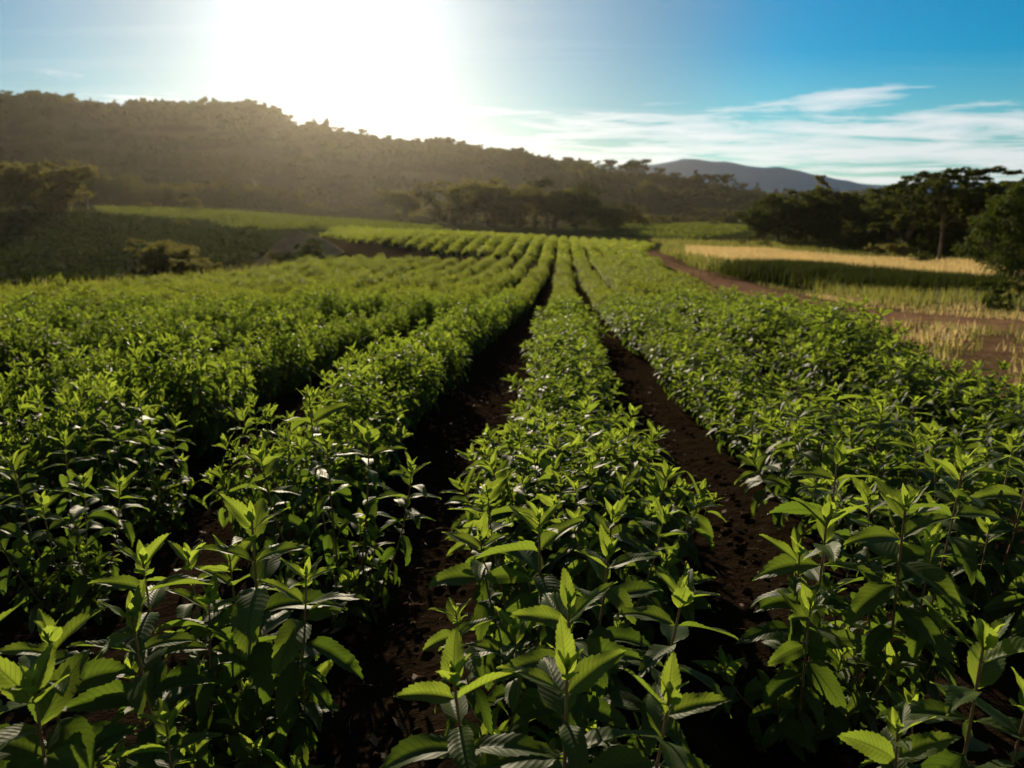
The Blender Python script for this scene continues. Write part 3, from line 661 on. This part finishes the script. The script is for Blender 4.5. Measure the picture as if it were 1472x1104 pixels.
# valley crop: rows running across the view, and the fields beyond
def cross_rows(name, poly, dy, hh, half, npm, size, mat, lbl, ang_=0.0, rng=rg, xr=(-150, 40), yr=(20, 180), tone=(0, .6)):
    xs, ys = [], []
    ca_, sa_ = cos(ang_), sin(ang_)
    for v in np.arange(-300, 300, dy):
        u = np.arange(-300, 300, .6); x = u * ca_ - v * sa_; y = u * sa_ + v * ca_
        ok = inpoly(x, y, poly) & (np.abs(x) < .8 * y + 6); xs.append(x[ok]); ys.append(y[ok])
    xs = np.concatenate(xs); ys = np.concatenate(ys)
    zs = H(xs, ys); m = len(xs) * npm; idx = np.repeat(np.arange(len(xs)), npm)
    a = rng.uniform(0, pi, m); r = rng.uniform(.7, 1.08, m); nx, ny = -sa_, ca_
    off = half * np.cos(a) * r; al = rng.uniform(-.35, .35, m)
    C = np.c_[xs[idx] + nx * off + ca_ * al, ys[idx] + ny * off + sa_ * al, zs[idx] + hh * np.sin(a) ** .7 * r * (.7 + .6 * vnoise(xs[idx], ys[idx], 2.0))]
    d = unit(rng.normal(size=(m, 3))); e = unit(np.cross(d, rng.normal(size=(m, 3)))); sz = size * rng.uniform(.6, 1.3, (m, 1))
    Q = np.stack([C - d * sz, C - e * sz * .6, C + d * sz, C + e * sz * .6], 1).reshape(-1, 3)
    o = mesh_np(name, Q, np.arange(m * 4).reshape(-1, 4), mat, uv=np.tile([[.2, .1], [.5, .3], [.8, .6], [.5, .9]], (m, 1)), age=np.repeat(rng.uniform(*tone, m), 4), smooth=False)
    return tag(o, lbl, 'crop', kind='stuff')
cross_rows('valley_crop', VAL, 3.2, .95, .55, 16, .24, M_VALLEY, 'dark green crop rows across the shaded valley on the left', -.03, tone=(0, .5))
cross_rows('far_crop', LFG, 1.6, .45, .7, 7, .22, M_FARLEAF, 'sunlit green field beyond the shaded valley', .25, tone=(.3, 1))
cross_rows('meadow_crop', RFG, 1.8, .4, .8, 5, .26, M_FARLEAF, 'sunlit green meadow strip below the dark hill', .4, tone=(.3, 1))
# scrub on the hillside
def tufts(C, R, nper, size, rng, flat=.8):
    m = len(C) * nper; idx = np.repeat(np.arange(len(C)), nper); v = unit(rng.normal(size=(m, 3))); v[:, 2] = np.abs(v[:, 2]) * flat
    P = C[idx] + v * R[idx][:, None] * rng.uniform(.6, 1.05, (m, 1))
    d = unit(rng.normal(size=(m, 3)) + v * .6); e = unit(np.cross(d, rng.normal(size=(m, 3)))); g = np.cross(d, e)
    sz = (size * R[idx] * rng.uniform(.6, 1.4, m))[:, None]
    Q = np.stack([P - e * sz, P - g * sz * .8, P + e * sz, P + g * sz * .8], 1).reshape(-1, 3)
    return Q, np.arange(m * 4).reshape(-1, 4), idx
hx, hy = scatter(26000, (-420, 330), (185, 480), lambda x, y: (np.abs(x) < .72 * y + 20) & (fbm(x * .6, y * 2.2, 34, 4) < .60) & (vnoise(x, y, 11) > .33) & (np.hypot(x, y) > 195), rg)
hx, hy = hx[:11000], hy[:11000]
hc = np.c_[hx, hy, H(hx, hy)]; hr = rg.uniform(.8, 2.2, len(hx)) * (1 + 6 * np.clip(vnoise(hx, hy, 34) - .5, 0, .5) * (rg.rand(len(hx)) > .72))
Q, F, ix = tufts(hc, hr, 34, .34, rg)
o = mesh_np('hillside_scrub', Q, F, M_HILL, age=np.repeat(np.clip(vnoise(hx, hy, 25) * .8, 0, 1)[ix], 4), smooth=False)
tag(o, 'dark olive scrub and woodland covering the hillside', 'scrub', kind='stuff')
# scattered litter and weeds on the soil between the rows
VV = Geo()
for i in range(1500):
    y = rg.uniform(.9, 7); x = float(rowx(rg.randint(-3, 3) + .5, y)) + rg.normal(0, .13); z = -SLOPE * y + .006 + .0
    z = h1(x, y) + .0; a = rg.uniform(0, 2 * pi); l_ = rg.uniform(.01, .07)
    if rg.rand() < .5:
        p = bez((0, 0, .004), (cos(a) * l_ * .5 + rg.normal(0, .01), sin(a) * l_ * .5, .012), (cos(a) * l_, sin(a) * l_, .004), 4) + np.array([x, y, z]); V, F = tube(p, .0009, 3); VV.add(V, F)
    else:
        l_ *= .33; d = np.array([cos(a), sin(a), rg.normal(0, .3)]) * l_; e = np.array([-sin(a), cos(a), rg.normal(0, .3)]) * l_ * .45; c = np.array([x, y, z + .006])
        VV.add(np.array([c - d, c - e, c + d, c + e]), np.array([[0, 1, 2, 3]]))
tag(VV.build('soil_litter', M_DEAD, smooth=False), 'dead leaves and twigs lying on the dark soil between rows', 'litter', kind='stuff')

# clods of earth in the furrows
VV = Geo(); th = np.arange(6) / 6 * 2 * pi; ph = np.array([-.9, -.3, .35, .95]); TH, PH = np.meshgrid(th, ph); US = np.stack([np.cos(TH) * np.cos(PH), np.sin(TH) * np.cos(PH), np.sin(PH)], -1).reshape(-1, 3)
US = np.vstack([US, [[0, 0, -1.0], [0, 0, 1.0]]]); cf = grid_faces(4, 6, True); ct = np.array([[24, (j + 1) % 6, j] for j in range(6)] + [[18 + j, 18 + (j + 1) % 6, 25] for j in range(6)])
for i in range(4200):
    y = rg.uniform(.9, 1) * 0 + .9 + 9 * rg.rand() ** 1.5; x = float(rowx(rg.randint(-3, 3) + .5, y)) + rg.normal(0, .16); r = .004 + .016 * rg.rand() ** 4
    V = US * r * rg.uniform(.65, 1.3, (26, 1)) * np.array([1, rg.uniform(.7, 1.2), .7]) + np.array([x, y, 0])
    V[:, 2] += -SLOPE * y + r * .25 + .012
    if i % 3 == 0: V[:, 2] -= .004
    VV.add(V, cf); VV.F.setdefault(3, []).append(ct + VV.n - 26)
tag(VV.build('soil_clods', M_CLOD), 'small clods of dark earth in the furrows', 'soil', kind='stuff')

# ------------------------------------------------------------------ trees
def crown_geo(lobes, nclump, nleaf, lsz, rng, csz=.42):
    g = []; A = []
    C, R = [], []
    vol = np.array([l[3] * l[4] * l[5] for l in lobes]) ** .66; vol = vol / vol.sum()
    for l, f in zip(lobes, vol):
        n = max(3, int(nclump * f)); v = unit(rng.normal(size=(n, 3))); rr = rng.uniform(.45, 1.02, (n, 1))
        c = np.array(l[:3]) + v * rr * np.array(l[3:]); C.append(c); R.append(rng.uniform(.5, 1.2, n) * csz * min(l[3:]))
    C = np.concatenate(C); R = np.concatenate(R); m = len(C) * nleaf; idx = np.repeat(np.arange(len(C)), nleaf)
    v = unit(rng.normal(size=(m, 3))); P = C[idx] + v * (R[idx] * rng.uniform(.2, 1.1, m) ** .7)[:, None] * np.array([1, 1, .75])
    d = unit(rng.normal(size=(m, 3)) + v * .5); e = unit(np.cross(d, rng.normal(size=(m, 3)))); q = np.cross(d, e); sz = (lsz * rng.uniform(.6, 1.4, m))[:, None]
    Q = np.stack([P - e * sz, P - q * sz * .55, P + e * sz, P + q * sz * .55], 1).reshape(-1, 3)
    return Q, np.arange(m * 4).reshape(-1, 4), np.repeat(np.clip(rng.uniform(0, 1, len(C))[idx] * .7 + rng.uniform(0, .3, m), 0, 1), 4)
def trunk_geo(lobes, r0, rng, top=None, multi=1):
    g = Geo()
    for q in range(multi):
        off = rng.normal(0, .25, 2) * (multi > 1); hb = min(l[2] for l in lobes); cen = np.mean([l[:3] for l in lobes], 0)
        tp = np.array([cen[0] * .6 + off[0] * 2, cen[1] * .6 + off[1] * 2, max(hb, cen[2] * .75)])
        P = bez((off[0], off[1], -.4), (off[0] + rng.normal(0, .2), off[1] + rng.normal(0, .2), tp[2] * .5), tp, 8)
        V, F = tube(P, np.linspace(r0, r0 * .45, 8), 7); g.add(V, F)
        for l in lobes[:7]:
            if multi > 1 and rng.rand() < .5: continue
            st = P[rng.randint(3, 8)]; e = np.array(l[:3]) + np.array([0, 0, l[5] * .2])
            V, F = tube(bez(st, (st + e) / 2 + rng.normal(0, .2, 3) - np.array([0, 0, .2]), e, 6), np.linspace(r0 * .42, r0 * .1, 6), 5); g.add(V, F)
            for b in range(2):
                e2 = e + unit(rng.normal(size=3)) * np.array(l[3:]) * .7
                V, F = tube(bez((st + e) / 2, (e + e2) / 2, e2, 5), np.linspace(r0 * .22, r0 * .05, 5), 4); g.add(V, F)
    return g
def lob_round(H_, W_, rng, n=7, low=.12):
    L_ = []
    for i in range(n):
        a = i * 2.4 + rng.uniform(0, .6); r = W_ * .5 * rng.uniform(.2, .75) * (i > 0); z = H_ * (low + (1 - low) * rng.uniform(.08, .82) if i else .68)
        s = W_ * .5 * rng.uniform(.45, .66); L_.append((r * cos(a), r * sin(a), min(z, H_ - s * .75), s, s, s * .85))
    return L_
def lob_tall(H_, W_, rng, n=6):
    return [(rng.normal(0, W_ * .16), rng.normal(0, W_ * .16), H_ * (.35 + .57 * i / (n - 1)), W_ * rng.uniform(.26, .4) * (1 - .35 * i / n), W_ * rng.uniform(.26, .4) * (1 - .35 * i / n), H_ * .11) for i in range(n)]
def lob_umb(H_, W_, rng):
    L_ = [(0, 0, H_ * .86, W_ * .26, W_ * .26, H_ * .10)]
    for i in range(7):
        a = i * .9 + rng.uniform(0, .3); L_.append((W_ * .33 * cos(a), W_ * .33 * sin(a), H_ * rng.uniform(.66, .84), W_ * .19, W_ * .19, H_ * .075))
    for i in range(4):
        a = i * 1.6 + 1; L_.append((W_ * .22 * cos(a), W_ * .22 * sin(a), H_ * .56, W_ * .17, W_ * .17, H_ * .08))
    return L_
TREE = {}
def tree_tpl(key, kind, H_, W_, mat, ncl, nlf, lsz, r0, seed, multi=1):
    rng = np.random.RandomState(seed); lb = {'round': lob_round, 'tall': lob_tall, 'umb': lob_umb}[kind](H_, W_, rng)
    if kind == 'round' and H_ < 3: lb = lob_round(H_, W_, rng, 6, .05)
    TREE[key] = [lb, ncl, nlf, lsz, mat, r0, seed, multi, None]
tree_tpl('round1', 'round', 8, 7, M_TREE, 150, 75, .15, .22, 1)
tree_tpl('round2', 'round', 8, 8, M_TREE, 160, 75, .15, .22, 2)
tree_tpl('olive1', 'round', 8, 7.5, M_OLIVE, 150, 80, .14, .18, 3, 3)
tree_tpl('olive2', 'round', 8, 6, M_OLIVE, 140, 80, .14, .18, 4, 2)
tree_tpl('tall1', 'tall', 8, 4, M_OLIVE, 70, 60, .15, .16, 5)
tree_tpl('tall2', 'tall', 8, 4.6, M_TREE, 80, 60, .15, .16, 6)
tree_tpl('umb', 'umb', 8, 9.5, M_TREE, 230, 70, .10, .20, 7)
tree_tpl('green', 'round', 8, 8, M_GREEN, 190, 90, .10, .2, 8)
tree_tpl('bush1', 'round', 2.4, 3.0, M_OLIVE, 60, 60, .09, .06, 9, 3)
tree_tpl('bush2', 'round', 2.4, 3.2, M_GREEN, 60, 60, .09, .06, 10, 3)
tree_tpl('ridge', 'round', 8, 7, M_TREE, 45, 36, .30, .25, 12)
tree_tpl('ridge2', 'tall', 8, 4.4, M_TREE, 36, 36, .28, .2, 13)
def put_tree(key, px, py, Y, hpx, name, lbl, cat, grp, wf=1.0, sink=.15, rz=None, ph=None):
    p = at(px, py, Y); x, y = p[0], p[1]; z = h1(x, y) - sink
    lb, ncl, nlf, lsz, mat, r0, seed, multi, objs = TREE[key]
    base_h = 2.4 if key.startswith('bush') else 8.0
    topz = at(px, hpx, Y)[2]; s = max((topz - z) / base_h, .1)
    rngz = np.random.RandomState(int(px * 7 + Y)); rz = rngz.uniform(0, 6.28) if rz is None else rz
    root = empty(name, (x, y, z), rz, (s * wf, s * wf, s))
    if objs is None:
        rng = np.random.RandomState(seed)
        Q, F, ag = crown_geo(lb, ncl, nlf, lsz, rng); c = mesh_np('crown' if not key.startswith('bush') else 'foliage', Q, F, mat, root, age=ag, smooth=False)
        t_ = trunk_geo(lb, r0, rng, multi=multi).build('trunk' if not key.startswith('bush') else 'stem', M_BARK, root)
        TREE[key][8] = (c, t_)
    else:
        for o in objs: c = o.copy(); COL.objects.link(c); c.parent = root
    tag(root, lbl, cat, grp); return root
G1 = 'trees along the foot of the hill'
for i, (key, px, pt, pb, Y, wf, l) in enumerate([
    ('olive1', 585, 268, 328, 165, 1.0, 'hazy olive tree at the left end of the middle grove'),
    ('tall1', 628, 262, 331, 150, 1.3, 'slender pale tree, second from the left in the middle grove'),
    ('olive2', 665, 258, 332, 140, 1.1, 'broad olive tree left of the middle of the grove'),
    ('olive1', 705, 254, 334, 132, 1.0, 'tall olive tree in the middle of the middle grove'),
    ('olive2', 742, 268, 336, 124, 1.1, 'round olive tree at the front of the middle grove'),
    ('tall2', 768, 258, 335, 135, 1.4, 'narrow dark tree behind the round one in the middle grove'),
    ('olive1', 795, 266, 336, 128, 1.0, 'bushy olive tree right of the middle of the grove'),
    ('round1', 828, 272, 336, 130, 1.0, 'dark round tree, third from the right end of the middle grove'),
    ('round2', 862, 284, 335, 132, .9, 'dark low tree, second from the right end of the middle grove'),
    ('round1', 888, 292, 334, 136, .9, 'small dark tree at the right end of the middle grove'),
    ('tall2', 845, 262, 330, 170, 1.1, 'thin tree rising behind the right end of the middle grove'),
    ('olive2', 915, 296, 332, 160, .9, 'small brown tree just right of the middle grove')]):
    put_tree(key, px, pb, Y, pt, 'tree', l, 'tree', G1, wf * 1.8)
for i, (key, px, pt, pb, Y, wf, l) in enumerate([
    ('olive2', -15, 228, 310, 122, 1.1, 'brown tree cut by the left picture edge'),
    ('olive1', 28, 226, 310, 122, .9, 'tallest olive tree of the left group'),
    ('olive1', 62, 236, 309, 126, .9, 'olive tree between the two broad ones on the left'),
    ('olive2', 98, 232, 309, 118, 1.15, 'broad rounded olive tree at the right of the left group'),
    ('tall2', 127, 240, 305, 140, .9, 'thin dark tree just behind the left group')]):
    put_tree(key, px, pb, Y, pt, 'tree', l, 'tree', 'olive coloured trees on the left above the shaded field', wf * 1.35)
put_tree('olive1', 246, 400, 50, 338, 'tree', 'leafy tree standing in the valley hollow behind the crop edge', 'tree', None, 1.5, 1.2)
put_tree('olive1', 290, 402, 46, 368, 'bush', 'lower bush beside the tree in the valley hollow', 'bush', None, 1.5, 1.0)
put_tree('bush1', 280, 303, 140, 284, 'bush', 'small pale bush alone at the far edge of the sunlit field', 'bush', None, 1.0)
put_tree('bush1', 213, 302, 145, 290, 'bush', 'smaller bush left of the pale one at the far field edge', 'bush', None, 1.0)
put_tree('bush1', 262, 330, 104, 316, 'bush', 'tiny bush on the strip between the shaded and sunlit fields', 'bush', None, 1.0)
for i, (key, px, pt, pb, Y, wf, l) in enumerate([
    ('round1', 1095, 295, 352, 100, .9, 'dark round tree at the left end of the right hand tree line'),
    ('round2', 1118, 290, 354, 98, .9, 'broad dark tree, second in the right hand tree line'),
    ('tall2', 1148, 288, 354, 102, 1.2, 'narrow dark tree, third in the right hand tree line'),
    ('round1', 1178, 286, 358, 96, 1.0, 'round dark tree, fourth in the right hand tree line'),
    ('round2', 1208, 284, 360, 92, .9, 'round dark tree, fifth in the right hand tree line'),
    ('round1', 1240, 282, 364, 88, .9, 'dark tree, sixth in the right hand tree line'),
    ('round2', 1272, 280, 368, 82, .9, 'dark tree just left of the tall spreading tree'),
    ('tall2', 1300, 262, 372, 76, 1.2, 'narrow dark tree touching the left side of the tall spreading tree'),
    ('round1', 1322, 290, 366, 80, 1.0, 'low dark tree under the spreading tree, left side'),
    ('round2', 1385, 300, 372, 72, 1.0, 'low dark tree under the spreading tree, right side'),
    ('tall2', 1412, 243, 378, 66, 1.6, 'tall dark tree right behind the spreading tree'),
    ('round1', 1470, 262, 385, 58, 1.0, 'dark tree at the right picture edge behind the bright one')]):
    put_tree(key, px, pb, Y, pt - (14 if pt > 255 else 2), 'tree', l, 'tree', 'dark trees lining the right side of the dry field', wf * 1.7)
put_tree('tall1', 1160, 250, 110, 330, 'tree', 'slim tree rising above the right hand tree line', 'tree', None, 1.0) if False else put_tree('tall1', 1165, 345, 118, 250, 'tree', 'slim open tree rising above the right hand tree line', 'tree', None, .9)
put_tree('umb', 1350, 376, 64, 240, 'tree', 'tall spreading flat topped tree with a bare pale trunk', 'tree', None, .82)
put_tree('green', 1445, 428, 30, 268, 'tree', 'brighter green leafy tree at the right edge in front of the others', 'tree', None, .95)
for i, (px, pb, Y, pt, k, wf, l) in enumerate([
    (1042, 388, 46, 374, 'bush2', 1.0, 'small dark round bush beside the dirt track'),
    (1062, 390, 45, 378, 'bush2', 1.0, 'smaller bush right next to the dark round one by the track'),
    (1066, 358, 90, 344, 'bush1', 1.2, 'low bush at the left end of the dry field'),
    (1100, 360, 88, 346, 'bush2', 1.6, 'wide low bush below the first tree of the right hand line'),
    (1078, 346, 130, 322, 'round1', 1.0, 'little round tree standing alone left of the tree line'),
    (1262, 372, 74, 350, 'bush1', 1.2, 'grey green bush under the tree line'),
    (1290, 374, 70, 350, 'bush1', 1.0, 'second grey green bush under the tree line, nearer the pale trunk'),
    (1325, 378, 62, 362, 'bush2', 1.2, 'bright low bush left of the pale trunk'),
    (1432, 452, 19, 405, 'bush2', .6, 'thin leafy sapling on the verge below the bright tree'),
    (1405, 432, 24, 404, 'bush2', 1.1, 'low bush at the foot of the bright tree'),
    (1470, 440, 24, 404, 'bush1', 1.2, 'brownish bush at the right picture edge')]):
    put_tree(k, px, pb, Y, pt, 'bush' if k != 'round1' else 'tree', l, 'bush' if k != 'round1' else 'tree', 'bushes around the dry field', wf)
# shaded bank below the dry field: a low unbroken hedge of tall green grass
def hedge_bank():
    P = np.array([plan(1130, 402, 37), plan(1170, 405, 35), plan(1230, 411, 33), plan(1320, 418, 29.5), plan(1392, 424, 27)])
    s = np.linspace(0, len(P) - 1, 4200); x = np.interp(s, range(len(P)), P[:, 0]); y = np.interp(s, range(len(P)), P[:, 1])
    x = x + rg.normal(0, .5, len(x)); y = y + rg.normal(0, .9, len(x)); c = np.c_[x, y, H(x, y) + rg.uniform(0, .45, len(x))]
    c = c[np.repeat(np.arange(len(c)), 16)]; c[:, :2] += rg.normal(0, .5, (len(c), 2)) * [2.4, 1.5]; c[:, 2] = H(c[:, 0], c[:, 1]) - .02 + .1 * rg.rand(len(c))
    c = c[(vnoise(c[:, 0], c[:, 1], .8) > .16) & (vnoise(c[:, 0] + 40, c[:, 1], 2.6) > .22)]
    V, (a4, a3) = blades(c, .72, .018, rg, .6)
    o = mesh_np('tall_grass', V, [a4, a3], M_BANK, age=np.repeat(np.clip(vnoise(c[:, 0], c[:, 1], 1.2), 0, 1), 5), smooth=False)
    return tag(o, 'tall dark green grass in shade along the near side of the dry field', 'grass', kind='stuff')
hedge_bank()
# earthen mound with a bush in front
mp = at(430, 372, 52); mx, my = mp[0], mp[1]
u = np.linspace(0, 1, 22); a = np.linspace(0, 2 * pi, 40)
UU, A2 = np.meshgrid(u, a, indexing='ij'); X = mx + UU * 3.3 * np.cos(A2); Y = my + UU * 2.6 * np.sin(A2)
Z = H(X, Y) - .25 + 1.75 * (1 - UU ** 2) ** 1.3 * (.7 + .6 * fbm(X, Y, 1.6, 4))
tag(mesh_np('earth_mound', np.stack([X, Y, Z], -1).reshape(-1, 3), grid_faces(22, 40)[:, ::-1], M_MOUND), 'pale earth mound with a sunlit rim beside the field end', 'mound')
put_tree('bush2', 442, 392, 48, 345, 'bush', 'dark round bush in front of the earth mound', 'bush', None, 1.25)
put_tree('bush1', 404, 392, 49, 362, 'bush', 'smaller olive bush at the left foot of the earth mound', 'bush', None, 1.3)
# ridge-line trees
ridge_px = [(18, 140), (60, 131), (78, 139), (108, 136), (138, 147), (170, 150), (232, 148), (270, 157), (285, 158), (345, 153), (376, 158), (402, 166), (418, 166), (455, 182), (520, 190), (560, 194), (600, 203), (648, 201), (662, 207), (716, 214), (742, 212), (790, 226), (818, 223), (860, 232), (880, 226), (905, 236), (916, 231), (950, 240), (975, 246), (1000, 245), (1025, 252), (1048, 252), (1070, 262), (1095, 263), (1118, 272), (1140, 270), (196, 152), (316, 160), (490, 186), (690, 211), (765, 221), (845, 230), (1010, 248), (40, 143), (930, 239), (1060, 258)]
rk = np.random.RandomState(77)
rs_ = sorted(ridge_px)
for i, (px, pt) in enumerate(rs_):
    ys_ = np.arange(300, 480, 3.0); d = ray(px, 200); xs_ = d[0] / d[1] * ys_; zs_ = H(xs_, ys_); q = int(np.argmax((zs_ - CAM_Z) / np.hypot(xs_, ys_)))
    Yr = ys_[q] - 2; topz = at(px, pt - 3, Yr)[2]; hh = float(np.clip(topz - zs_[q], 3.2, 10)) * rk.uniform(.85, 1.15)
    # pixel row whose ray passes the wanted top height
    dz = (zs_[q] + hh - CAM_Z) / Yr; v = math.tan(math.atan(dz) + PITCH); ptop = 552 - FPX * v
    put_tree('ridge' if rk.rand() < .7 else 'ridge2', px, 200, Yr, ptop, 'tree', 'dark small tree on the hill skyline, %s from the left' % ordinal(i + 1), 'tree', 'small trees along the hill skyline', rk.uniform(.9, 2.2), .8)

# ------------------------------------------------------------------ haze
m, t = new_mat('haze_air'); vp = N(t, 'ShaderNodeVolumePrincipled'); vp.inputs['Color'].default_value = (1.0, 0.94, 0.80, 1)
vp.inputs['Density'].default_value = 0.00006; vp.inputs['Anisotropy'].default_value = 0.8
o_ = N(t, 'ShaderNodeOutputMaterial'); L(t, vp.outputs[0], o_.inputs['Volume'])
x0, x1, y0, y1, z0, z1 = -3200, 3200, -2900, 3200, float(min(GZ.min(), -18)) - 2, max(float(GZ.max()), 72.0) + 12
V = np.array([(x, y, z) for x in (x0, x1) for y in (y0, y1) for z in (z0, z1)])
F = np.array([(0, 1, 3, 2), (4, 6, 7, 5), (0, 4, 5, 1), (2, 3, 7, 6), (0, 2, 6, 4), (1, 5, 7, 3)])
hzb = mesh_np('haze', V, F, m, smooth=False); tag(hzb, 'thin sunlit haze in the air', kind='stuff')
